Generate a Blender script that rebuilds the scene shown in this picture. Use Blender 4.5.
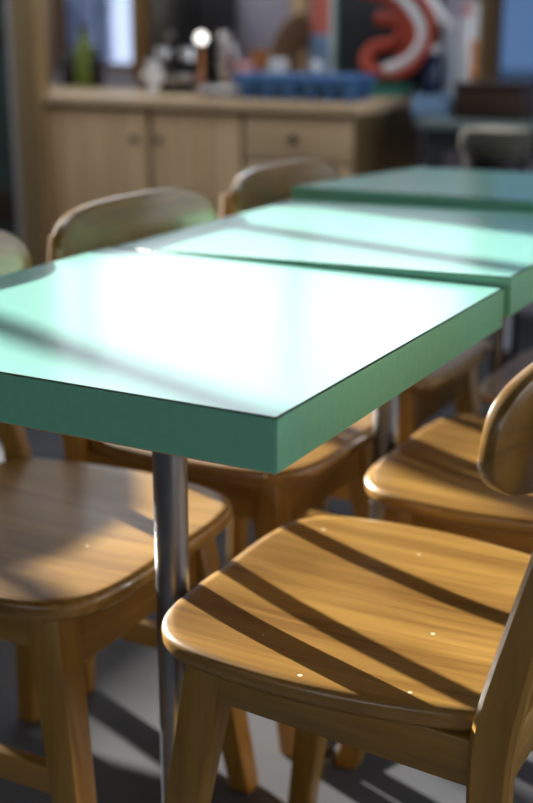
import bpy, bmesh, math, random
from mathutils import Vector, Matrix

for o in list(bpy.data.objects):
    bpy.data.objects.remove(o, do_unlink=True)
S = bpy.context.scene
COL = S.collection

# ------------------------------------------------------------------ camera
F_PX, YAW, PITCH = 1233.2, 0.4985, 0.2991
CAM = Vector((0.4589, -0.8609, 1.0653))
_d = Vector((-math.sin(YAW) * math.cos(PITCH), math.cos(YAW) * math.cos(PITCH), -math.sin(PITCH)))
_r = Vector((math.cos(YAW), math.sin(YAW), 0))
_u = _r.cross(_d)
cam = bpy.data.cameras.new('camera')
cam.sensor_fit = 'VERTICAL'
cam.sensor_height = 36.0
cam.lens = F_PX / 803.0 * 36.0
cam.dof.use_dof = True
cam.dof.focus_distance = 1.20
cam.dof.aperture_fstop = 3.0
cam.clip_start = 0.02
co = bpy.data.objects.new('camera', cam)
COL.objects.link(co)
co.matrix_world = Matrix((_r, _u, -_d)).transposed().to_4x4()
co.location = CAM
S.camera = co


def at(px, py, x=None, y=None, z=None):
    """photo pixel -> point on the given world plane"""
    v = _d + _r * ((px - 266.5) / F_PX) - _u * ((py - 401.5) / F_PX)
    if z is not None:
        k = (z - CAM.z) / v.z
    elif x is not None:
        k = (x - CAM.x) / v.x
    else:
        k = (y - CAM.y) / v.y
    return CAM + v * k


# ------------------------------------------------------------------ light
S.view_settings.view_transform = 'Standard'
S.view_settings.look = 'None'
S.view_settings.gamma = 1.0
S.view_settings.use_curve_mapping = False
S.view_settings.exposure = 0.0

w = bpy.data.worlds.new('sky')
S.world = w
w.use_nodes = True
bg = w.node_tree.nodes['Background']
bg.inputs[0].default_value = (0.86, 0.93, 1.0, 1)
bg.inputs[1].default_value = 2.9

SUN_TAN = 0.235            # tangent of the sun's height
sd = Vector((math.cos(math.radians(-20)), math.sin(math.radians(-20)), -SUN_TAN)).normalized()
sl = bpy.data.lights.new('sun', 'SUN')
sl.energy = 27.0
sl.angle = 0.0093
sl.color = (1.0, 0.95, 0.86)
so = bpy.data.objects.new('sun', sl)
COL.objects.link(so)
so.rotation_euler = sd.to_track_quat('-Z', 'Y').to_euler()
so.location = (-8, 4, 5)


# ------------------------------------------------------------------ materials
def lin(r, g, b):
    f = lambda c: (c / 255 / 12.92) if c / 255 <= 0.04045 else ((c / 255 + 0.055) / 1.055) ** 2.4
    return (f(r), f(g), f(b), 1)


def new_mat(name):
    m = bpy.data.materials.new(name)
    m.use_nodes = True
    nt = m.node_tree
    return m, nt, nt.nodes['Principled BSDF']


def plain(name, c, rough=0.6, metal=0.0, var=0.12, scale=14.0, bump=0.0, spec=0.5, coat=0.0):
    """painted / moulded surface with a little procedural mottling"""
    m, nt, p = new_mat(name)
    n = nt.nodes
    L = nt.links.new
    tc = n.new('ShaderNodeTexCoord')
    no = n.new('ShaderNodeTexNoise')
    no.inputs['Scale'].default_value = scale
    no.inputs['Detail'].default_value = 5
    L(tc.outputs['Object'], no.inputs['Vector'])
    rp = n.new('ShaderNodeValToRGB')
    rp.color_ramp.elements[0].position = 0.3
    rp.color_ramp.elements[1].position = 0.7
    rp.color_ramp.elements[0].color = tuple(x * (1 - var) for x in c[:3]) + (1,)
    rp.color_ramp.elements[1].color = tuple(min(1, x * (1 + var)) for x in c[:3]) + (1,)
    L(no.outputs['Fac'], rp.inputs['Fac'])
    L(rp.outputs['Color'], p.inputs['Base Color'])
    p.inputs['Roughness'].default_value = rough
    p.inputs['Metallic'].default_value = metal
    p.inputs['Specular IOR Level'].default_value = spec
    if coat:
        p.inputs['Coat Weight'].default_value = coat
        p.inputs['Coat Roughness'].default_value = 0.16
    if bump:
        b = n.new('ShaderNodeBump')
        b.inputs['Strength'].default_value = bump
        b.inputs['Distance'].default_value = 0.002
        L(no.outputs['Fac'], b.inputs['Height'])
        L(b.outputs['Normal'], p.inputs['Normal'])
    return m


def wood(name, dark, light, axis, across, board=0.0, rough=0.38, coat=0.25, specks=False, grain=1.0):
    """grain runs along `axis` (0,1,2); boards of width `board` are glued side by side along `across`"""
    m, nt, p = new_mat(name)
    n = nt.nodes
    L = nt.links.new
    tc = n.new('ShaderNodeTexCoord')
    oi = n.new('ShaderNodeObjectInfo')
    mul = n.new('ShaderNodeMath')
    mul.operation = 'MULTIPLY'
    mul.inputs[1].default_value = 7.3
    L(oi.outputs['Random'], mul.inputs[0])
    add = n.new('ShaderNodeVectorMath')
    add.operation = 'ADD'
    L(tc.outputs['Object'], add.inputs[0])
    L(mul.outputs[0], add.inputs[1])
    # board index
    vec = add.outputs[0]
    brd = None
    if board:
        sp = n.new('ShaderNodeSeparateXYZ')
        L(tc.outputs['Object'], sp.inputs[0])
        dv = n.new('ShaderNodeMath')
        dv.operation = 'DIVIDE'
        dv.inputs[1].default_value = board
        L(sp.outputs[across], dv.inputs[0])
        fl = n.new('ShaderNodeMath')
        fl.operation = 'FLOOR'
        L(dv.outputs[0], fl.inputs[0])
        ad2 = n.new('ShaderNodeMath')
        ad2.operation = 'ADD'
        L(fl.outputs[0], ad2.inputs[0])
        L(mul.outputs[0], ad2.inputs[1])
        wn = n.new('ShaderNodeTexWhiteNoise')
        wn.noise_dimensions = '1D'
        L(ad2.outputs[0], wn.inputs['W'])
        brd = wn.outputs['Value']
        a3 = n.new('ShaderNodeVectorMath')
        a3.operation = 'ADD'
        L(vec, a3.inputs[0])
        L(wn.outputs['Color'], a3.inputs[1])
        vec = a3.outputs[0]
    mp = n.new('ShaderNodeMapping')
    sc = [22.0 * grain] * 3
    sc[axis] = 1.6 * grain
    mp.inputs['Scale'].default_value = sc
    L(vec, mp.inputs['Vector'])
    n1 = n.new('ShaderNodeTexNoise')
    n1.inputs['Scale'].default_value = 1.0
    n1.inputs['Detail'].default_value = 6
    n1.inputs['Roughness'].default_value = 0.62
    n1.inputs['Distortion'].default_value = 0.6
    L(mp.outputs[0], n1.inputs['Vector'])
    mp2 = n.new('ShaderNodeMapping')
    sc2 = [120.0 * grain] * 3
    sc2[axis] = 5.0 * grain
    mp2.inputs['Scale'].default_value = sc2
    L(vec, mp2.inputs['Vector'])
    n2 = n.new('ShaderNodeTexNoise')
    n2.inputs['Scale'].default_value = 1.0
    n2.inputs['Detail'].default_value = 3
    L(mp2.outputs[0], n2.inputs['Vector'])
    mx = n.new('ShaderNodeMix')
    mx.data_type = 'FLOAT'
    mx.inputs[0].default_value = 0.3
    L(n1.outputs['Fac'], mx.inputs[2])
    L(n2.outputs['Fac'], mx.inputs[3])
    val = mx.outputs[0]
    if brd is not None:
        m2 = n.new('ShaderNodeMath')
        m2.operation = 'MULTIPLY_ADD'
        m2.inputs[1].default_value = 0.16
        L(brd, m2.inputs[0])
        L(val, m2.inputs[2])
        s2 = n.new('ShaderNodeMath')
        s2.operation = 'SUBTRACT'
        s2.inputs[1].default_value = 0.08
        L(m2.outputs[0], s2.inputs[0])
        val = s2.outputs[0]
    rp = n.new('ShaderNodeValToRGB')
    rp.color_ramp.elements[0].position = 0.32
    rp.color_ramp.elements[1].position = 0.66
    rp.color_ramp.elements[0].color = dark
    rp.color_ramp.elements[1].color = light
    L(val, rp.inputs['Fac'])
    colour = rp.outputs['Color']
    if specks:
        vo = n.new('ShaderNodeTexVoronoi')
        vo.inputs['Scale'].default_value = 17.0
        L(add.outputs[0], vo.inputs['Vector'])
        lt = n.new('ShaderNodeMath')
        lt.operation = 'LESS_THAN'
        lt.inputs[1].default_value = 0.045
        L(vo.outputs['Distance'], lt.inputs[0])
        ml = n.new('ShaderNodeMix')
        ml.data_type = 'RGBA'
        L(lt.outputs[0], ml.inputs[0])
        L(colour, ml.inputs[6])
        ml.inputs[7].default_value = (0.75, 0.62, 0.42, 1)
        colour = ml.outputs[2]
    L(colour, p.inputs['Base Color'])
    p.inputs['Roughness'].default_value = rough
    p.inputs['Coat Weight'].default_value = coat
    p.inputs['Coat Roughness'].default_value = 0.25
    b = n.new('ShaderNodeBump')
    b.inputs['Strength'].default_value = 0.12
    b.inputs['Distance'].default_value = 0.001
    L(val, b.inputs['Height'])
    L(b.outputs['Normal'], p.inputs['Normal'])
    return m


def glass_mat(name, tint=(1, 1, 1, 1), gloss=0.12, rough=0.02):
    m, nt, p = new_mat(name)
    n = nt.nodes
    L = nt.links.new
    n.remove(p)
    tr = n.new('ShaderNodeBsdfTransparent')
    tr.inputs[0].default_value = tint
    gl = n.new('ShaderNodeBsdfGlossy')
    gl.inputs['Roughness'].default_value = rough
    fr = n.new('ShaderNodeFresnel')
    fr.inputs['IOR'].default_value = 1.3
    mx = n.new('ShaderNodeMixShader')
    ge = n.new('ShaderNodeNewGeometry')
    inv = n.new('ShaderNodeMath')
    inv.operation = 'SUBTRACT'
    inv.inputs[0].default_value = 1.0
    L(ge.outputs['Backfacing'], inv.inputs[1])
    mu = n.new('ShaderNodeMath')
    mu.operation = 'MULTIPLY'
    L(fr.outputs[0], mu.inputs[0])
    L(inv.outputs[0], mu.inputs[1])
    L(mu.outputs[0], mx.inputs[0])
    L(tr.outputs[0], mx.inputs[1])
    L(gl.outputs[0], mx.inputs[2])
    L(mx.outputs[0], n['Material Output'].inputs[0])
    return m


def emit_mat(name, c, s):
    m, nt, p = new_mat(name)
    p.inputs['Base Color'].default_value = c
    p.inputs['Emission Color'].default_value = c
    p.inputs['Emission Strength'].default_value = s
    return m


WD, WL = (0.165, 0.080, 0.011, 1), (0.35, 0.195, 0.034, 1)
M = {
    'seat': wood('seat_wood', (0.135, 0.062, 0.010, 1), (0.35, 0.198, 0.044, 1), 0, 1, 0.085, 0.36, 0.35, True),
    'leg': wood('leg_wood', WD, WL, 2, 0, 0, 0.42, 0.2),
    'rail_x': wood('rail_wood_x', WD, WL, 0, 1, 0, 0.42, 0.2),
    'rail_y': wood('rail_wood_y', WD, WL, 1, 0, 0, 0.42, 0.2),
    'back': wood('back_wood', (0.125, 0.060, 0.010, 1), (0.27, 0.145, 0.027, 1), 1, 2, 0, 0.30, 0.6),
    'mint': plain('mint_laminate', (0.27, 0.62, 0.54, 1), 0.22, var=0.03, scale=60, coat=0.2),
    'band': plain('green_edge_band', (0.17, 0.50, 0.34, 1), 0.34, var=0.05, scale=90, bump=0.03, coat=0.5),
    'seam': plain('dark_seam', (0.012, 0.010, 0.008, 1), 0.8, var=0.4, scale=120),
    'core': wood('board_core', (0.34, 0.19, 0.08, 1), (0.55, 0.34, 0.16, 1), 0, 1, 0, 0.7, 0),
    'steel': plain('brushed_steel', (0.24, 0.26, 0.30, 1), 0.34, 0.9, var=0.08, scale=40),
    'iron': plain('black_cast_iron', (0.012, 0.013, 0.015, 1), 0.5, 0.3, var=0.3, scale=50, bump=0.2),
    'rubber': plain('black_rubber', (0.02, 0.02, 0.02, 1), 0.85),
    'floor': plain('dark_concrete', (0.066, 0.069, 0.078, 1), 0.85, var=0.25, scale=3.2, bump=0.15, spec=0.15),
    'plaster': plain('plaster', (0.46, 0.44, 0.46, 1), 0.85, var=0.06, scale=6),
    'ceiling': plain('ceiling_paint', (0.40, 0.40, 0.40, 1), 0.9, var=0.05, scale=6),
    'green_wall': plain('dark_green_paint', (0.035, 0.060, 0.052, 1), 0.55, var=0.2, scale=8),
    'mauve': plain('mauve_grey_paint', (0.46, 0.44, 0.54, 1), 0.8, var=0.06, scale=6),
    'pine_v': wood('pine_vertical', (0.52, 0.34, 0.17, 1), (0.74, 0.54, 0.32, 1), 2, 0, 0, 0.55, 0.05, grain=0.5),
    'pine_h': wood('pine_horizontal', (0.54, 0.37, 0.20, 1), (0.76, 0.57, 0.36, 1), 0, 1, 0, 0.45, 0.1, grain=0.5),
    'frame_wood': wood('frame_wood', (0.20, 0.13, 0.055, 1), (0.34, 0.23, 0.11, 1), 2, 0, 0, 0.5, 0.1, grain=0.5),
    'post': wood('stained_post', (0.12, 0.062, 0.018, 1), (0.24, 0.135, 0.045, 1), 2, 0, 0, 0.5, 0.1, grain=0.5),
    'dark_wood': wood('dark_brown_wood', (0.018, 0.008, 0.004, 1), (0.045, 0.02, 0.009, 1), 0, 2, 0, 0.45, 0.1),
    'side_wood': wood('brown_side_wood', (0.09, 0.055, 0.02, 1), (0.16, 0.105, 0.04, 1), 2, 1, 0, 0.5, 0.1, grain=0.5),
    'glass': glass_mat('window_glass'),
    'blue_pane': glass_mat('blue_tinted_glass', (0.19, 0.25, 0.34, 1)),
    'grey_pane': glass_mat('grey_tinted_glass', (0.55, 0.58, 0.66, 1)),
    'street': plain('street_asphalt', (0.06, 0.062, 0.068, 1), 0.9, var=0.2, scale=2),
    'black': plain('black_plastic', (0.006, 0.006, 0.008, 1), 0.4, var=0.2),
    'chrome': plain('chrome', (0.75, 0.76, 0.80, 1), 0.15, 1.0, var=0.03),
    'white': plain('white_glaze', (0.80, 0.80, 0.82, 1), 0.25, var=0.03),
    'blue': plain('blue_plastic', (0.05, 0.16, 0.40, 1), 0.4, var=0.1),
    'pale_blue': plain('pale_blue_paint', (0.26, 0.42, 0.66, 1), 0.5, var=0.06),
    'green_glass': plain('green_bottle_glass', (0.13, 0.19, 0.012, 1), 0.12, var=0.1),
    'dark_glass': plain('dark_bottle_glass', (0.015, 0.012, 0.02, 1), 0.12, var=0.1),
    'red': plain('red_paint', (0.42, 0.045, 0.015, 1), 0.5, var=0.1),
    'salmon': plain('salmon_print', (0.62, 0.17, 0.13, 1), 0.6, var=0.06),
    'orange': plain('orange_glaze', (0.60, 0.22, 0.06, 1), 0.3, var=0.08),
    'teal': plain('teal_plastic', (0.05, 0.30, 0.24, 1), 0.5, var=0.1),
    'pink': plain('pink_glaze', (0.66, 0.36, 0.36, 1), 0.4, var=0.06),
    'grey_green': plain('grey_green_paint', (0.16, 0.21, 0.21, 1), 0.5, var=0.08),
    'olive': plain('olive_fabric', (0.06, 0.058, 0.040, 1), 0.85, var=0.15, scale=40),
    'slate': plain('slate_paint', (0.02, 0.026, 0.033, 1), 0.6, var=0.2),
    'wicker': wood('wicker', (0.10, 0.05, 0.02, 1), (0.25, 0.14, 0.07, 1), 0, 2, 0, 0.7, 0),
    'curtain': plain('pale_blue_curtain', (0.62, 0.66, 0.74, 1), 0.9, var=0.1, scale=5),
}


# ------------------------------------------------------------------ mesh helpers
def link(name, bm, mat, parent=None, smooth=True, bevel=0.0, seg=2):
    if bevel:
        bmesh.ops.bevel(bm, geom=list(bm.edges), offset=bevel, segments=seg, profile=0.5, affect='EDGES', clamp_overlap=True)
    bmesh.ops.recalc_face_normals(bm, faces=list(bm.faces))
    me = bpy.data.meshes.new(name)
    bm.to_mesh(me)
    bm.free()
    if smooth:
        me.polygons.foreach_set('use_smooth', [True] * len(me.polygons))
        me.set_sharp_from_angle(angle=math.radians(40))
    me.materials.append(M[mat])
    o = bpy.data.objects.new(name, me)
    COL.objects.link(o)
    if parent:
        o.parent = parent
    return o


def empty(name, loc, label=None, cat=None, group=None, rz=0.0):
    o = bpy.data.objects.new(name, None)
    o.empty_display_size = 0.1
    COL.objects.link(o)
    o.location = loc
    o.rotation_euler = (0, 0, rz)
    return tag(o, label, cat, group)


def tag(o, label=None, cat=None, group=None, kind=None):
    if label:
        o['label'] = label
    if cat:
        o['category'] = cat
    if group:
        o['group'] = group
    if kind:
        o['kind'] = kind
    return o


def box(x0, x1, y0, y1, z0, z1):
    bm = bmesh.new()
    vs = [bm.verts.new((x, y, z)) for x in (x0, x1) for y in (y0, y1) for z in (z0, z1)]
    for f in ((0, 1, 3, 2), (4, 6, 7, 5), (0, 4, 5, 1), (2, 3, 7, 6), (0, 2, 6, 4), (1, 5, 7, 3)):
        bm.faces.new([vs[i] for i in f])
    return bm


def add_box(bm, *a):
    b = box(*a)
    me = bpy.data.meshes.new('tmp')
    b.to_mesh(me)
    b.free()
    bm.from_mesh(me)
    bpy.data.meshes.remove(me)


def loft(rings, caps=True, closed=True):
    """rings: list of equal-length point lists"""
    bm = bmesh.new()
    R = [[bm.verts.new(p) for p in r] for r in rings]
    n = len(R[0])
    for a, b in zip(R, R[1:]):
        for i in range(n if closed else n - 1):
            j = (i + 1) % n
            bm.faces.new((a[i], a[j], b[j], b[i]))
    if caps:
        bm.faces.new(R[0][::-1])
        bm.faces.new(R[-1])
    return bm


def lathe(profile, n=24, cx=0, cy=0):
    """profile [(r,z)...]"""
    return loft([[(cx + r * math.cos(2 * math.pi * i / n), cy + r * math.sin(2 * math.pi * i / n), z) for i in range(n)] for r, z in profile])


def tube(pts, rad, n=10):
    pts = [Vector(p) for p in pts]
    rings = []
    prev = None
    for i, p in enumerate(pts):
        t = (pts[min(i + 1, len(pts) - 1)] - pts[max(i - 1, 0)]).normalized()
        ref = Vector((0, 0, 1)) if abs(t.z) < 0.9 else Vector((0, 1, 0))
        if prev is not None:
            ref = prev
        a = (ref - t * ref.dot(t)).normalized()
        prev = a
        b = t.cross(a)
        r = rad[i] if isinstance(rad, (list, tuple)) else rad
        rings.append([p + a * (r * math.cos(2 * math.pi * k / n)) + b * (r * math.sin(2 * math.pi * k / n)) for k in range(n)])
    return loft(rings)


def catmull(pts, k=6, closed=False):
    out = []
    n = len(pts)
    P = [Vector(p) for p in pts]
    for i in range(n if closed else n - 1):
        g = lambda j: P[j % n] if closed else P[max(0, min(n - 1, j))]
        p0, p1, p2, p3 = g(i - 1), g(i), g(i + 1), g(i + 2)
        for s in range(k):
            t = s / k
            out.append(0.5 * ((2 * p1) + (p2 - p0) * t + (2 * p0 - 5 * p1 + 4 * p2 - p3) * t * t + (3 * p1 - p0 - 3 * p2 + p3) * t ** 3))
    if not closed:
        out.append(P[-1])
    return out


def beam(a, b, sa, sb, up=(0, 0, 1), flat=True):
    """tapered square stick from a to b; sa, sb = (width along local x-ish, width along y-ish) with horizontal end cuts"""
    rings = []
    for p, s in ((a, sa), (b, sb)):
        rings.append([(p[0] + i * s[0] / 2, p[1] + j * s[1] / 2, p[2]) for i, j in ((-1, -1), (1, -1), (1, 1), (-1, 1))])
    return loft(rings)


def copy_tree(o, parent=None):
    c = o.copy()
    COL.objects.link(c)
    if parent:
        c.parent = parent
    for ch in list(o.children):
        copy_tree(ch, c)
    return c


# ------------------------------------------------------------------ the room
XL, XR, YB, YN, ZC = -5.5, 2.0, 3.65, -3.0, 2.8
tag(link('floor', box(XL - .2, XR + .2, YN - .2, YB + .2, -0.1, 0), 'floor', smooth=False), kind='structure')
KX0, KX1, KY0, KY1 = -3.4, -0.8, 1.3, 2.8      # unseen skylight, added to brighten the cabinet and far table
bm = box(XL - .2, KX0, YN - .2, YB + .2, ZC, ZC + .1)
add_box(bm, KX1, XR + .2, YN - .2, YB + .2, ZC, ZC + .1)
add_box(bm, KX0, KX1, YN - .2, KY0, ZC, ZC + .1)
add_box(bm, KX0, KX1, KY1, YB + .2, ZC, ZC + .1)
tag(link('ceiling', bm, 'ceiling', smooth=False), kind='structure')
sky = tag(empty('added_skylight', ((KX0 + KX1) / 2, (KY0 + KY1) / 2, ZC)), kind='structure')
kw, kd = (KX1 - KX0) / 2, (KY1 - KY0) / 2
for a in ((-kw, -kw + .05, -kd, kd), (kw - .05, kw, -kd, kd), (-kw + .05, kw - .05, -kd, -kd + .05), (-kw + .05, kw - .05, kd - .05, kd), (-.025, .025, -kd + .05, kd - .05)):
    link('window_frame', box(*a, .02, .08), 'pine_h', sky, smooth=False)
for a in ((-kw + .05, -.025), (.025, kw - .05)):
    link('pane', box(a[0], a[1], -kd + .05, kd - .05, .045, .051), 'glass', sky, smooth=False)

tag(link('ground_outside', box(-30, 30, -30, 30, -0.3, -0.1), 'street', smooth=False), kind='structure')
# left wall: piers round a window and a glazed door that let the low sun in
JAMB, MID, LOW = 2.98, 2.48, 1.25
bm = box(XL - .15, XL, YN, LOW, 0, ZC)
add_box(bm, XL - .15, XL, LOW, MID, 0, 1.20)
add_box(bm, XL - .15, XL, LOW, JAMB, 2.5, ZC)
add_box(bm, XL - .15, XL, JAMB, YB, 0, ZC)
tag(link('wall_left', bm, 'plaster', smooth=False), kind='structure')


def glazing(name, axis, fixed, lo, hi, z0, z1, bars, depth=0.07, bw=0.045, mat='post', pane='glass'):
    win = empty(name, (fixed if axis == 'y' else (lo + hi) / 2, (lo + hi) / 2 if axis == 'y' else fixed, z0))
    tag(win, kind='structure')

    def put(nm, a, b, c, d, m, th):
        if axis == 'y':
            bmm = box(fixed - th, fixed + th, a, b, c, d)
        else:
            bmm = box(a, b, fixed - th, fixed + th, c, d)
        o = link(nm, bmm, m, smooth=False)
        o.parent = win
        o.matrix_parent_inverse = Matrix.Translation(-Vector(win.location))
    put('window_frame', lo, lo + bw, z0, z1, mat, depth / 2)
    put('window_frame', hi - bw, hi, z0, z1, mat, depth / 2)
    put('window_frame', lo + bw, hi - bw, z0, z0 + bw, mat, depth / 2)
    put('window_frame', lo + bw, hi - bw, z1 - bw, z1, mat, depth / 2)
    edges = [lo + bw] + sorted(bars) + [hi - bw]
    for b in bars:
        put('mullion', b - bw / 2, b + bw / 2, z0 + bw, z1 - bw, mat, depth / 2)
    for i, (a, b) in enumerate(zip(edges, edges[1:])):
        a2 = a + (bw / 2 if i > 0 else 0)
        b2 = b - (bw / 2 if i < len(edges) - 2 else 0)
        put('pane', a2, b2, z0 + bw, z1 - bw, pane, 0.003)
    return win


glazing('window_1', 'y', XL - .07, LOW, JAMB, 1.20, 2.5, [2.02, 2.69], bw=0.035)
glazing('window_2', 'y', XL - .07, MID, JAMB, 0.0, 1.20, [], bw=0.035)

# right wall, near wall behind the camera; each holds an added window
bm = box(XR, XR + .15, YN, YB, 0, 0.3)
add_box(bm, XR, XR + .15, YN, YB, 2.5, ZC)
add_box(bm, XR, XR + .15, YN, 0.3, 0.3, 2.5)
add_box(bm, XR, XR + .15, 3.5, YB, 0.3, 2.5)
tag(link('wall_right', bm, 'plaster', smooth=False), kind='structure')
glazing('added_window_right', 'y', XR + .07, 0.3, 3.5, 0.3, 2.5, [1.4, 2.45])  # unseen window, added to light the cabinet front and the table's right edge
bm = box(XL - .15, -1.0, YN - .15, YN, 0, ZC)
add_box(bm, -1.0, .4, YN - .15, YN, 0, .9)
add_box(bm, -1.0, .4, YN - .15, YN, 2.1, ZC)
add_box(bm, .4, XR + .15, YN - .15, YN, 0, ZC)
tag(link('wall_front', bm, 'plaster', smooth=False), kind='structure')
glazing('added_window_near', 'x', YN - .07, -1.0, .4, .9, 2.1, [-.3])  # unseen window, added as fill for the nearest table's front edge

# back wall with a window on the left behind the counter and one on the right
bx = lambda px: at(px, 40, y=YB).x
wl0, wl1 = bx(48), bx(139)
wr0, wr1 = bx(484), bx(484) + 1.3
CZ0, CZ1, CX0, CX1 = 1.34, 2.6, -5.4, -0.75
bm = box(XL - .15, wr0, YB, YB + .15, 0, 0.86)
add_box(bm, XL - .15, wl0, YB, YB + .15, 0.86, CZ0)
add_box(bm, wl1, wr0, YB, YB + .15, 0.86, CZ0)
add_box(bm, XL - .15, CX0, YB, YB + .15, CZ0, CZ1)
add_box(bm, CX1, wr0, YB, YB + .15, CZ0, CZ1)
add_box(bm, XL - .15, wr0, YB, YB + .15, CZ1, ZC)
add_box(bm, wr0, wr1, YB, YB + .15, 0, 0.79)
add_box(bm, wr0, wr1, YB, YB + .15, 2.1, ZC)
add_box(bm, wr1, XR + .15, YB, YB + .15, 0, ZC)
tag(link('wall_back', bm, 'mauve', smooth=False), kind='structure')
glazing('window_3', 'x', YB + .07, wl0, wl1, 0.86, CZ0, [], bw=0.03, pane='grey_pane')
glazing('window_4', 'x', YB + .07, wr0, wr1, 0.79, 2.1, [wr0 + .62], bw=0.035, pane='blue_pane')
glazing('window_5', 'x', YB + .07, CX0, CX1, CZ0, CZ1, [-4.2, -3.0, -1.9], bw=0.03)

# timber posts standing at the counter
tw = lambda px0, px1, y: (at(px0, 150, y=y).x, at(px1, 150, y=y).x)
a, b = tw(24, 47, 2.98)
tag(link('trim_1', box(a, b, 2.94, 3.02, 0, ZC), 'frame_wood', bevel=0.004), kind='structure')
a2, _ = tw(16, 24, 2.98)
tag(link('trim_2', box(a2, a, 2.96, 3.00, 0, ZC), 'plaster', bevel=0.003), kind='structure')
for k, (p0, p1, m) in enumerate(((36, 52, 'frame_wood'), (139, 154, 'post'), (297, 309, 'pine_v'), (480, 489, 'post'))):
    a, b = bx(p0), bx(p1)
    zb = 0.83 if k < 3 else 0.0
    tag(link('trim_%d' % (k + 3), box(a, b, YB - .06, YB - .001, zb, 1.34 if k < 3 else ZC), m, bevel=0.004), kind='structure')

# dark green door leaf left of the counter
xd1 = a2 - 0.005
d = empty('door_1', (xd1 - .42, 3.0, 0))
tag(d, kind='structure')
link('door_leaf', box(-.42, .42, -.02, .02, 0.01, 2.05), 'green_wall', d, bevel=0.003)
for z0, z1 in ((0.30, 0.42), (0.98, 1.04), (1.12, 1.18)):
    link('door_rail', box(-.40, .40, -.032, -.021, z0, z1), 'dark_wood', d, bevel=0.003)

# ------------------------------------------------------------------ tables
TH = 0.05


def make_table(loc, label, pole, rz=0.0, tilt=(0, 0), dz=0.0, w=0.6, dpt=0.6):
    """origin at the near right corner of the top, on the floor"""
    t = empty('cafe_table', loc, label, 'table', 'row of mint green café tables', rz)
    top = 0.75
    rot = Matrix.Translation((0, 0, top + dz)) @ Matrix.Rotation(tilt[0], 4, 'X') @ Matrix.Rotation(tilt[1], 4, 'Y') @ Matrix.Translation((0, 0, -top))

    def put(nm, bmm, mat, bevel=0.0, seg=1):
        bmesh.ops.transform(bmm, matrix=rot, verts=bmm.verts)
        return link(nm, bmm, mat, t, bevel=bevel, seg=seg)
    e = 0.0012
    put('table_board', box(-w + .003, -.003, .003, dpt - .003, top - TH - .002, top - .0012), 'core')
    put('laminate_top', box(-w + .0024, -.0024, .0024, dpt - .0024, top - .0012, top), 'mint')
    z0, z1 = top - TH, top - .0014
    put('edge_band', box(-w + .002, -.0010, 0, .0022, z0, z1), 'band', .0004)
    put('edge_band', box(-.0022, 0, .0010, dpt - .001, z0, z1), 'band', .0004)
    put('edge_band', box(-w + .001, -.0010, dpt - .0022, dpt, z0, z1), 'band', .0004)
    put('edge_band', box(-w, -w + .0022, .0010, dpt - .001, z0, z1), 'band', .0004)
    # dark chipped glue line round the top and down the near corner
    bmm = box(-w + .002, -.0012, .0012, .0026, top - .0016, top - .0001)
    add_box(bmm, -.0026, -.0012, .0026, dpt - .0026, top - .0016, top - .0001)
    add_box(bmm, -.0024, -.0008, .0006, .0022, top - TH + .001, top - .0016)
    put('glue_seam', bmm, 'seam')
    # pedestal
    px, py = pole
    link('pole', lathe([(.0195, .035), (.0195, top - TH - .008)], 32, px, py), 'steel', t)
    link('collar', lathe([(.034, .034), (.034, .040), (.024, .055), (.022, .075), (.0198, .075)], 32, px, py), 'steel', t)
    b2 = bmesh.new()
    add_box(b2, px - .16, px + .16, py - .02, py + .02, top - TH - .012, top - TH - .003)
    add_box(b2, px - .02, px + .02, py - .16, py + .16, top - TH - .014, top - TH - .004)
    bmesh.ops.transform(b2, matrix=rot, verts=b2.verts)
    link('mounting_bracket', b2, 'iron', t, bevel=.001)
    for k in range(4):
        an = math.radians(90 * k)
        dx, dy = math.cos(an), math.sin(an)
        rings = []
        for s, hw, zt, zb in ((0.0, .027, .036, .012), (.08, .021, .031, .010), (.16, .017, .024, .008), (.22, .015, .020, .008), (.23, .010, .016, .008)):
            cx, cy = px + dx * s, py + dy * s
            rings.append([(cx - dy * hw, cy + dx * hw, zb), (cx + dy * hw, cy - dx * hw, zb), (cx + dy * hw * .8, cy - dx * hw * .8, zt), (cx - dy * hw * .8, cy + dx * hw * .8, zt)])
        ft = link('foot', loft(rings), 'iron', t, bevel=.002)
        link('glide', lathe([(.014, 0), (.016, .004), (.014, .009)], 12, px + dx * .205, py + dy * .205), 'rubber', ft)
    return t


POLE = (-.255, .225)
make_table((0, 0, 0), 'nearest mint green café table with its sharp corner facing the viewer', POLE)
make_table((.006, .604, 0), 'middle mint green café table, slightly raised behind the nearest one', POLE, 0.0, (0, -0.021), .0125, dpt=.56)
make_table((-.020, 1.170, 0), 'farthest mint green café table, standing in shade with a teal cast', POLE, math.radians(-4.5), (-.028, -0.016), .028, dpt=.54)

# ------------------------------------------------------------------ chairs


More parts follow.
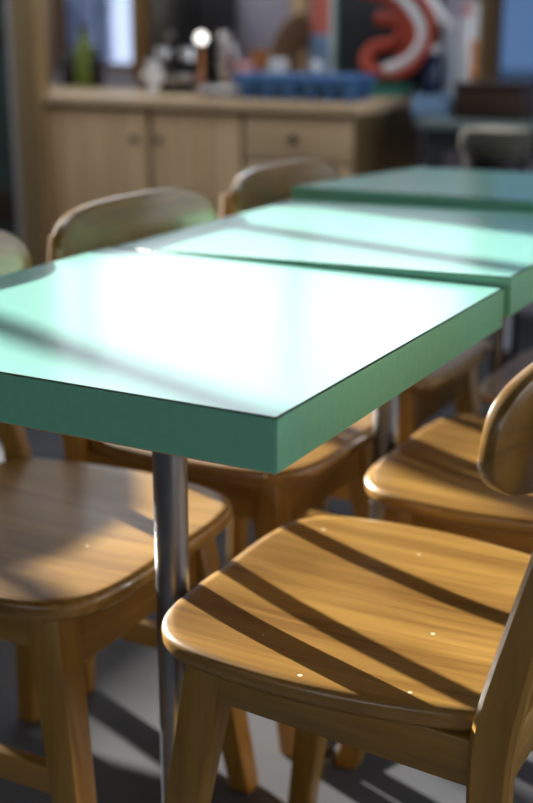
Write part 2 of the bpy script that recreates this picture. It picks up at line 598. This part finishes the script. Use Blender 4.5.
def make_chair():
    """front towards +x, origin on the floor below the seat's middle"""
    c = empty('dining_chair', (0, 0, 0))
    # --- seat: dished board with softly rounded rim
    half = [(.203, 0), (.204, .06), (.202, .11), (.192, .155), (.166, .188), (.121, .205), (.05, .213), (-.02, .212), (-.10, .200), (-.165, .184), (-.186, .172), (-.195, .14), (-.198, .07), (-.199, 0)]
    out = half + [(x, -y) for x, y in half[-2:0:-1]]
    oc = [Vector((p[0], p[1])) for p in catmull([(x, y, 0) for x, y in out], 5, True)]
    cx = 0.01

    def ring(s, z, inset=0.0):
        r = []
        for p in oc:
            q = Vector((p.x - cx, p.y))
            l = q.length
            q = q * ((l - inset) / l) * s
            zz = z
            r.append((q.x + cx, q.y, zz))
        return r
    T, B = 0.450, 0.426
    rings = [ring(.02, B), ring(.5, B), ring(1, B, .008), ring(1, B + .002, .004), ring(1, B + .007, .001), ring(1, T - .007, 0), ring(1, T - .003, .0015), ring(1, T, .006)]
    for s in (.93, .85, .72, .55, .38, .2, .02):
        dep = -.0065 * max(0, min(1, (0.95 - s) / .5)) ** 1.0
        rings.append(ring(s, T + dep))
    link('seat', loft(rings), 'seat', c)
    # --- front legs, splayed
    for s in (-1, 1):
        link('front_leg', beam((.192, s * .186, 0), (.128, s * .150, B), (.034, .034), (.048, .044)), 'leg', c, bevel=.005, seg=2)
    # --- rear posts: upright below the seat, leaning back above it
    prof = [(-.222, 0), (-.186, 0), (-.176, .20), (-.171, .38), (-.174, .45), (-.196, .55), (-.216, .635), (-.224, .70), (-.228, .755),
            (-.249, .752), (-.250, .70), (-.248, .635), (-.232, .55), (-.217, .45), (-.212, .38), (-.216, .20)]
    cf = [prof[i] for i in range(1, 9)]
    cb = [prof[0]] + prof[:8:-1]
    F = catmull([(x, 0, z) for x, z in cf], 3)
    Bk = catmull([(x, 0, z) for x, z in cb[:1] + cb[1:]], 3)
    Fi = [(p.x, p.z) for p in F]
    Bi = [(p.x, p.z) for p in Bk]
    m = min(len(Fi), len(Bi))
    for s in (-1, 1):
        rings = []
        for i in range(m):
            fx, fz = Fi[i * (len(Fi) - 1) // (m - 1)]
            qx, qz = Bi[i * (len(Bi) - 1) // (m - 1)]
            k = max(0.0, (fz - .45) / .315)
            y0, y1 = s * (.174 - .036 * k), s * (.199 - .038 * k)
            e = .005
            rings.append([(fx - e, y0, fz), (fx, y0 + s * e, fz), (fx, y1 - s * e, fz), (fx - e, y1, fz), (qx + e, y1, qz), (qx, y1 - s * e, qz), (qx, y0 + s * e, qz), (qx + e, y0, qz)])
        link('rear_leg', loft(rings), 'leg', c)
    # --- backrest: curved, lozenge-ended panel
    NU, NV = 40, 20
    hw, hh, th = .226, .067, .019
    zc = .727

    def pt(y, v, off):
        x = -.229 + .74 * y * y - .12 * v
        dxdy = 1.48 * y
        nrm = Vector((1, -dxdy, .12)).normalized()
        return Vector((x, y, zc + v)) + nrm * off

    def outline(k, n=72, inset=0.0):
        a = 2 * math.pi * k / n
        ca, sa = math.cos(a), math.sin(a)
        ex = 2 / 4.2
        ey = 2 / 2.8
        y = (hw - inset) * math.copysign(abs(ca) ** ex, ca)
        v = (hh - inset) * math.copysign(abs(sa) ** ey, sa)
        return y, v
    n = 72
    rings = []
    for sc, off in ((.02, 0), (.35, 0), (.7, 0), (.9, 0)):
        rings.append([pt(outline(k)[0] * sc, outline(k)[1] * sc, 0) for k in range(n)])
    rings.append([pt(*outline(k, inset=.004), 0) for k in range(n)])
    rings.append([pt(*outline(k, inset=.001), .0015) for k in range(n)])
    rings.append([pt(*outline(k), .004) for k in range(n)])
    rings.append([pt(*outline(k), th - .004) for k in range(n)])
    rings.append([pt(*outline(k, inset=.001), th - .0015) for k in range(n)])
    rings.append([pt(*outline(k, inset=.004), th) for k in range(n)])
    for sc in (.9, .7, .35, .02):
        rings.append([pt(outline(k)[0] * sc, outline(k)[1] * sc, th) for k in range(n)])
    link('backrest', loft(rings), 'back', c)
    # --- aprons under the seat
    for s in (-1, 1):
        r0 = [(-.185, s * .174), (-.185, s * .192), (.128, s * .172), (.128, s * .154)]
        link('side_rail', loft([[(x, y, .376) for x, y in r0], [(x, y, B) for x, y in r0]]), 'rail_x', c, bevel=.003)
    link('front_rail', box(.130, .150, -.135, .135, .340, B), 'rail_y', c, bevel=.003)
    link('rear_rail', box(-.205, -.187, -.172, .172, .372, B), 'rail_y', c, bevel=.003)
    # --- low side stretchers and a cross bar
    for s in (-1, 1):
        r0 = [(-.206, s * .176), (-.206, s * .194), (.166, s * .184), (.166, s * .166)]
        link('stretcher', loft([[(x, y, .195) for x, y in r0], [(x, y, .232) for x, y in r0]]), 'rail_x', c, bevel=.003)
    return c


chair0 = make_chair()
G = 'wooden dining chairs along the table row'
spots = [
    ((-.025, .300), 180, 'wooden dining chair nearest the viewer, its broad seat crossed by a dark diagonal shadow'),
    ((-.010, .800), 180, 'wooden dining chair directly behind the nearest right-hand chair'),
    ((-.015, 1.300), 180, 'farthest right-hand wooden dining chair, dim under the middle and far tables'),
    ((-.502, .300), 0, 'wooden dining chair at left edge, its half-sunlit seat behind the steel pole'),
    ((-.480, .785), 0, 'wooden dining chair whose glossy backrest shows left of the first two tables'),
    ((-2.05, .815), 180, 'wooden dining chair of the neighbouring row, beyond the left edge of the picture'),
    ((-.486, 1.315), 0, 'wooden dining chair with dark backrest just left of the far table'),
]
for i, ((x, y), a, lab) in enumerate(spots):
    c = chair0 if i == 0 else copy_tree(chair0)
    c.location = (x, y, 0)
    c.rotation_euler = (0, 0, math.radians(a))
    tag(c, lab, 'chair', G)

# ------------------------------------------------------------------ counter cabinet
CY = 3.0
ct = 0.80
xa = at(47, 100, y=CY).x
xb = at(357, 100, y=CY).x
cab = empty('base_cabinet', ((xa + xb) / 2, CY, 0), 'long pine base cabinet with plank doors and a drawer below the back window', 'cabinet')
ox = (xa + xb) / 2


def cpart(nm, bmm, mat, parent=None, bevel=0.0):
    bmesh.ops.translate(bmm, vec=(-ox, -CY, 0), verts=bmm.verts)
    o = link(nm, bmm, mat, parent or cab, bevel=bevel)
    return o


cpart('carcass', box(xa, xb - .02, CY + .022, YB - .07, 0.08, ct - .035), 'side_wood')
cpart('plinth', box(xa + .02, xb - .04, CY + .06, YB - .08, 0, 0.08), 'dark_wood')
cpart('end_panel', box(xb - .02, xb, CY + .01, YB - .07, 0, ct - .035), 'side_wood', bevel=.002)
g = [at(p, 150, y=CY).x for p in (50, 148.5, 152.5, 241, 245, 352)]
for i in range(2):
    x0, x1 = g[2 * i], g[2 * i + 1]
    dr = cpart('door', box(x0, x1, CY + .008, CY + .022, .10, ct - .05), 'side_wood')
    nb = 3
    for k in range(nb):
        p0 = x0 + (x1 - x0) * k / nb + .0015
        p1 = x0 + (x1 - x0) * (k + 1) / nb - .0015
        cpart('plank', box(p0, p1, CY - .006 - .002 * (k % 2), CY + .008, .10, ct - .05), 'pine_v', dr, bevel=.002)
    kx = x1 - .045 if i == 0 else x0 + .045
    kb = lathe([(.006, 0), (.006, .012), (.014, .018), (.014, .026), (.004, .030)], 16)
    bmesh.ops.rotate(kb, matrix=Matrix.Rotation(math.radians(90), 3, 'X'), verts=kb.verts)
    bmesh.ops.translate(kb, vec=(kx, CY - .008, ct - .15), verts=kb.verts)
    cpart('knob', kb, 'iron', dr)
x0, x1 = g[4], g[5]
for z0, z1 in ((ct - .20, ct - .05), (ct - .40, ct - .21), (.10, ct - .41)):
    dw = cpart('drawer', box(x0, x1, CY - .008, CY + .02, z0, z1), 'pine_h', bevel=.003)
    kb = lathe([(.007, 0), (.007, .012), (.018, .020), (.018, .030), (.006, .034)], 16)
    bmesh.ops.rotate(kb, matrix=Matrix.Rotation(math.radians(90), 3, 'X'), verts=kb.verts)
    bmesh.ops.translate(kb, vec=((x0 + x1) / 2, CY - .008, (z0 + z1) / 2), verts=kb.verts)
    cpart('knob', kb, 'iron', dw)
xw = at(30, 90, y=YB).x
bm = box(xa, xb + .02, CY - .03, YB - .062, ct - .034, ct)
add_box(bm, xw, xa, CY + .06, YB - .062, ct - .034, ct)
wt = link('worktop', bm, 'pine_h', bevel=.004)
tag(wt, 'pale pine worktop lying on the long base cabinet', 'worktop')


# ------------------------------------------------------------------ things on the counter
def cpos(px, py_base=None, y=3.4):
    return Vector((at(px, 80, y=y).x, y, ct))


def pw(px, y):
    """metres per pixel sideways at that distance"""
    return (at(px + 10, 60, y=y) - at(px, 60, y=y)).x / 10


def hz(px, py, y):
    return at(px, py, y=y).z


def bottle(px0, px1, ptop, y, mat, label, cap='dark_wood'):
    c = (px0 + px1) / 2
    p = cpos(c, y=y)
    r = abs(pw(c, y) * (px1 - px0)) / 2
    h = hz(c, ptop, y) - ct
    o = empty('bottle', p, label, 'bottle')
    link('bottle_body', lathe([(r * .8, 0), (r, .008), (r, h * .55), (r * .85, h * .66), (r * .38, h * .78), (r * .34, h * .93)], 24), mat, o)
    link('cap', lathe([(r * .38, h * .93), (r * .40, h * .94), (r * .40, h), (r * .3, h)], 20), cap, o)
    return o


bottle(77, 94, 24, 3.50, 'green_glass', 'yellow-green glass bottle on the worktop in front of the left window')
bottle(63, 77, 40, 3.52, 'dark_glass', 'dark bottle left of the yellow-green bottle')
bottle(93, 103, 44, 3.50, 'dark_glass', 'dark bottle right of the yellow-green bottle')

# pale curtain hanging behind the left window pane
cyy = YB + .205
pa, pb = at(40, 40, y=cyy).x, at(111, 40, y=cyy).x
cu = empty('curtain', ((pa + pb) / 2, cyy, .80), 'grey-blue curtain behind the bottles at the left back window', 'curtain')
chw = (pb - pa) / 2
rows = []
nn = 40
for z in (.06, .385):
    rows.append([(-chw + 2 * chw * i / nn, .03 * math.sin(i * 1.3), z) for i in range(nn + 1)])
bm = loft(rows, caps=False, closed=False)
bmesh.ops.solidify(bm, geom=list(bm.faces), thickness=.004)
link('curtain_cloth', bm, 'curtain', cu)
link('curtain_rod', tube([(-chw - .05, 0, .39), (chw + .02, 0, .39)], .008, 10), 'iron', cu)
for sx in (-chw - .04, chw + .015):
    link('rod_bracket', box(sx - .006, sx + .006, -.055, .008, .382, .398), 'iron', cu)

# coffee machine
y = 3.38
p = cpos(183, y=y)
wd = abs(pw(183, y)) * 54
cm = empty('coffee_machine', p, 'black coffee machine with chrome front on the worktop beside the brown post', 'coffee machine')
link('body', box(-wd / 2, wd / 2, -.02, .22, .075, .42), 'black', cm, bevel=.012)
link('base', box(-wd / 2, wd / 2, -.10, .22, 0.01, .045), 'slate', cm, bevel=.006)
link('drip_tray', box(-wd * .45, wd * .45, -.115, .0, .045, .075), 'chrome', cm, bevel=.005)
link('back_column', box(-wd / 2 + .01, wd / 2 - .01, .09, .21, .045, .08), 'black', cm)
for s in (-.22, .22):
    gh = link('group_head', lathe([(.034, .12), (.034, .165), (.025, .17)], 20, s * wd, -.045), 'chrome', cm)
    link('portafilter_handle', tube([(s * wd, -.06, .128), (s * wd, -.17, .120)], [.009, .012], 10), 'black', gh)
tf = lathe([(.020, 0), (.020, .02), (.004, .022)], 20)
bmesh.ops.rotate(tf, matrix=Matrix.Rotation(math.radians(90), 3, 'X'), verts=tf.verts)
bmesh.ops.translate(tf, vec=(-wd * .1, -.02, .21), verts=tf.verts)
link('pressure_gauge', tf, 'chrome', cm)


def cup(px, ptop, wpx, y, mat, label, name='cup', cat='cup', handle=True, z=ct):
    p = cpos(px, y=y)
    p.z = z
    r = abs(pw(px, y)) * wpx / 2
    h = hz(px, ptop, y) - z
    o = empty(name, p, label, cat)
    t = .004
    link('bowl', lathe([(r * .55, 0), (r * .6, .004), (r * .92, h * .5), (r, h), (r - t, h), (r * .92 - t, h * .5), (r * .5, .008), (.002, .007)], 28), mat, o)
    if handle:
        link('handle', tube(catmull([(r * .9, 0, h * .8), (r * 1.35, 0, h * .72), (r * 1.35, 0, h * .4), (r * .85, 0, h * .3)], 5), .006, 8), mat, o)
    return o


# glowing white globe on a stem, standing in for a blurred highlight
y = 3.20
p = cpos(202, y=y)
o = empty('highlight_globe', p, 'small glowing white globe standing in for a blurred highlight right of the coffee machine', 'highlight')
zz = hz(202, 38, y) - ct
link('globe_stem', lathe([(.04, 0), (.04, .008), (.008, .012), (.007, zz - .03), (.014, zz - .03)], 24), 'orange', o)
gl = bmesh.new()
bmesh.ops.create_uvsphere(gl, u_segments=24, v_segments=14, radius=.021)
bmesh.ops.translate(gl, vec=(0, 0, zz), verts=gl.verts)
M['glow'] = emit_mat('highlight_glow', (1, .97, .92, 1), 2.5)
link('globe', gl, 'glow', o)

cup(153, 60, 12, 3.12, 'white', 'white cup in front of the brown post')
cup(224, 32, 17, 3.42, 'chrome', 'polished steel jug catching the light against the mauve wall', 'jug', 'jug')
cup(246, 60, 20, 3.36, 'pink', 'pink bowl among the dishes behind the blue egg trays', 'bowl', 'bowl', False)
cup(262, 50, 22, 3.52, 'orange', 'orange bowl among the dishes behind the blue egg trays', 'bowl', 'bowl', False)
cup(278, 58, 18, 3.34, 'white', 'grey-white bowl behind the left blue egg tray', 'bowl', 'bowl', False)
# stack of plates
p = cpos(222, y=3.12)
for k in range(4):
    o = tag(link('plate', lathe([(.05, 0), (.055, .002), (.095, .012), (.097, .014), (.055, .006), (.003, .005)], 32), 'white'),
            ['bottom white plate of the small stack on the worktop', 'second white plate from the bottom of the worktop stack', 'third white plate from the bottom of the worktop stack', 'top white plate of the small stack on the worktop'][k], 'plate', 'stacked white plates')
    o.location = (p.x, p.y, ct + k * .0075)
# wire basket of dishes: tall dark wicker tray leaning on the pine post
y = 3.50
p = cpos(290, y=y)
o = empty('wicker_tray', p, 'dark wicker tray leaning against the pine post', 'tray')
rings = []
for s, zz in ((1, 0), (1, .012), (.88, .012), (.86, .004)):
    rings.append([(.15 * s * math.cos(a * math.pi / 16), .15 * s * math.sin(a * math.pi / 16), zz) for a in range(32)])
bm = loft(rings)
bmesh.ops.rotate(bm, matrix=Matrix.Rotation(math.radians(-72), 3, 'Y'), verts=bm.verts)
bmesh.ops.translate(bm, vec=(0, 0, .149), verts=bm.verts)
link('tray_rim', bm, 'wicker', o)
bm = lathe([(.135, .001), (.135, .005)], 32)
bmesh.ops.rotate(bm, matrix=Matrix.Rotation(math.radians(-72), 3, 'Y'), verts=bm.verts)
bmesh.ops.translate(bm, vec=(0, 0, .149), verts=bm.verts)
link('tray_bottom', bm, 'dark_wood', o)


# blue egg trays
def egg_tray(px0, px1, y, label):
    x0, x1 = at(px0, 85, y=y).x, at(px1, 85, y=y).x
    n = 3
    wd = x1 - x0
    o = empty('egg_tray', ((x0 + x1) / 2, y, ct), label, 'tray', 'blue egg trays on the worktop')
    link('rim', box(-wd / 2, wd / 2, -.10, .12, .062, .088), 'blue', o, bevel=.004)
    st = wd / n
    for i in range(n):
        for j in range(2):
            cx, cy = -wd / 2 + st * (i + .5), -.045 + j * .11
            rings = []
            for s, z in ((.24, 0), (.27, .004), (.47, .062)):
                q = st * s
                rings.append([(cx + q, cy + q * .8, z), (cx + q * .6, cy + q, z), (cx - q * .6, cy + q, z), (cx - q, cy + q * .8, z), (cx - q, cy - q * .8, z), (cx - q * .6, cy - q, z), (cx + q * .6, cy - q, z), (cx + q, cy - q * .8, z)])
            link('cup_pocket', loft(rings), 'blue', o)
    return o


egg_tray(246, 306, 3.15, 'blue plastic egg tray on the worktop, the left one of two')
egg_tray(308, 364, 3.15, 'blue plastic egg tray on the worktop, the right one of two')
# a pale round egg standing in the right tray
eg = bmesh.new()
bmesh.ops.create_uvsphere(eg, u_segments=20, v_segments=12, radius=.021)
bmesh.ops.scale(eg, vec=(1, 1, 1.2), verts=eg.verts)
e = tag(link('egg', eg, 'white'), 'pale egg resting on the right blue egg tray', 'egg')
e.location = (at(316, 72, y=3.12).x, 3.12, ct + .088 + .024)

# framed print
y = YB - .03
x0, x1 = at(311, 40, y=y).x, at(337, 40, y=y).x
o = empty('poster', ((x0 + x1) / 2, y, ct + .03), 'narrow salmon and pale blue print leaning on the back wall beside the pine post', 'poster')
hw = (x1 - x0) / 2
link('backing', box(-hw, hw, 0, .012, 0, .36), 'white', o)
zsplit = hz(320, 34, y) - ct - .03
link('print_lower', box(-hw, hw * .45, -.002, 0, .005, zsplit), 'pale_blue', o)
link('print_upper', box(-hw, hw * .45, -.002, 0, zsplit, .355), 'salmon', o)
link('print_border', box(hw * .8, hw, -.002, 0, .005, .355), 'teal', o)

# dark board and swirl
y = YB - .02
x0, x1 = at(338, 40, y=y).x, at(482, 40, y=y).x
o = tag(link('chalkboard', box(x0, x0 + .42, YB - .03, YB - .001, .83, 1.19), 'slate', bevel=.003), 'dark chalkboard on the back wall behind the red and white swirl', 'board')

y = 3.46


def P(px, py, yy):
    return at(px, py, y=yy)


sw = empty('swirl_ornament', (P(400, 60, y).x, y, P(400, 76, y).z), 'large red and white swirled ribbon ornament at the right end of the worktop', 'ornament')


def ribbon(nm, pts, wdt, mat):
    pp = catmull([P(a, b, c) - sw.location for a, b, c in pts], 8)
    o = link(nm, tube(pp, wdt, 12), mat, sw)
    return o


ribbon('red_ribbon', [(356, -12, 3.50), (385, -4, 3.47), (405, 14, 3.45), (414, 34, 3.44), (408, 54, 3.43), (392, 69, 3.43), (374, 72, 3.44), (366, 60, 3.46), (374, 48, 3.48), (392, 44, 3.49), (404, 34, 3.50), (396, 22, 3.51), (378, 18, 3.52)], .027, 'red')
ribbon('white_ribbon', [(372, -20, 3.42), (398, -6, 3.42), (416, 14, 3.41), (423, 34, 3.40), (416, 52, 3.39), (402, 64, 3.39), (386, 69, 3.40)], .020, 'white')
ribbon('red_ribbon', [(388, -24, 3.40), (408, -10, 3.40), (426, 8, 3.40), (432, 30, 3.38), (425, 52, 3.37), (412, 68, 3.37), (394, 77, 3.38)], .014, 'red')
ribbon('white_ribbon', [(404, -24, 3.44), (424, -8, 3.44), (438, 12, 3.42), (446, 24, 3.42)], .022, 'white')
tl = tag(link('teal_box', box(-.09, .09, -.05, .05, 0, .045), 'teal', bevel=.005), 'teal box at the foot of the swirled ornament', 'box')
tl.location = (at(406, 80, y=3.30).x, 3.5, ct)
for ob in (tl,):
    ob.location.x = xb - .11

# ------------------------------------------------------------------ side table at the right with its things
ty0, ty1 = 3.02, 3.62
sx0, sx1 = at(414, 118, y=ty0).x, at(414, 118, y=ty0).x + 1.25
SZ = hz(470, 122, ty0)
st = empty('side_table', ((sx0 + sx1) / 2, (ty0 + ty1) / 2, 0), 'grey-green side table against the back wall right of the cabinet', 'table')
hx, hy = (sx1 - sx0) / 2, .29
link('table_top', box(-hx, hx, -hy, hy, SZ - .03, SZ), 'grey_green', st, bevel=.004)
link('apron', box(-hx + .03, hx - .03, -hy + .03, hy - .03, SZ - .10, SZ - .03), 'slate', st)
for i in (-1, 1):
    for j in (-1, 1):
        link('leg', beam((i * (hx - .05), j * (hy - .05), 0), (i * (hx - .05), j * (hy - .05), SZ - .03), (.035, .035), (.05, .05)), 'slate', st, bevel=.003)


def on_side(px, y):
    return at(px, 100, y=y).x


bxm = empty('storage_box', ((on_side(462, 3.2) + on_side(531, 3.2)) / 2, 3.2, SZ), 'dark brown wooden box on the grey-green side table below the right window', 'box')
bw = (on_side(531, 3.2) - on_side(462, 3.2)) / 2
bh = hz(500, 82, 3.2) - SZ
link('box_body', box(-bw, bw, -.08, .12, 0, bh * .8), 'dark_wood', bxm, bevel=.004)
link('lid', box(-bw - .004, bw + .004, -.085, .125, bh * .8 + .002, bh), 'dark_wood', bxm, bevel=.006)
pbx = empty('carton', ((on_side(419, 3.25) + on_side(456, 3.25)) / 2, 3.25, SZ), 'pale blue carton left of the dark brown wooden box', 'box')
bw = (on_side(456, 3.25) - on_side(419, 3.25)) / 2
bh = hz(436, 96, 3.25) - SZ
link('carton_body', box(-bw, bw, -.07, .10, 0, bh), 'pale_blue', pbx, bevel=.003)
link('flap', box(-bw, bw, -.072, .012, bh + .001, bh + .004), 'pale_blue', pbx)

M['blue_glass'] = plain('dark_blue_glass', (0.012, 0.03, 0.09, 1), 0.1)


def sjar(px, pbot, ptop, wpx, y, mat, label, name='jar', cat='jar', lid='white'):
    x = at(px, 60, y=y).x
    r = abs(pw(px, y)) * wpx / 2
    z0 = SZ
    h = hz(px, ptop, y) - z0
    o = empty(name, (x, y, z0), label, cat)
    link('jar_body', lathe([(r * .9, 0), (r, .006), (r, h * .8), (r * .75, h * .87)], 24), mat, o)
    link('lid', lathe([(r * .8, h * .87), (r * .8, h), (r * .6, h)], 24), lid, o)
    return o


sjar(432, 108, 44, 22, 3.46, 'blue_glass', 'dark blue jar at the back of the side table', lid='white')
sjar(449, 108, 18, 15, 3.54, 'curtain', 'tall pale jar at the back of the side table', lid='white')
sjar(466, 108, 2, 14, 3.45, 'white', 'tallest white jar beside the orange candlestick', lid='pink')
o = empty('candlestick', (at(474, 60, y=3.35).x, 3.35, SZ), 'orange candlestick with a rounded foot behind the dark brown box', 'candlestick')
h = hz(474, 40, 3.35) - SZ
link('stick', lathe([(.03, 0), (.03, .01), (.012, .02), (.013, h * .5), (.02, h * .56), (.012, h * .62), (.014, h)], 20), 'orange', o)
link('candle', lathe([(.011, h), (.011, h + .12), (.004, h + .125)], 16), 'white', o)

# olive upholstered stool in front of the side table
y = 2.55
p = at(497, 140, y=y)
o = empty('stool', (p.x, y, 0), 'olive upholstered stool in front of the grey-green side table', 'stool')
zt = hz(497, 128, y)
rr = abs(pw(497, y)) * 36
link('cushion', lathe([(rr * .9, zt - .075), (rr, zt - .06), (rr, zt - .025), (rr * .9, zt - .004), (rr * .6, zt), (.01, zt + .002)], 36), 'olive', o)
link('stool_rim', lathe([(rr * .85, zt - .11), (rr * .88, zt - .076), (rr * .5, zt - .076)], 36), 'black', o)
for k in range(4):
    a = math.radians(45 + 90 * k)
    link('leg', beam((math.cos(a) * rr * .9, math.sin(a) * rr * .9, 0), (math.cos(a) * rr * .6, math.sin(a) * rr * .6, zt - .09), (.026, .026), (.034, .034)), 'black', o, bevel=.003)
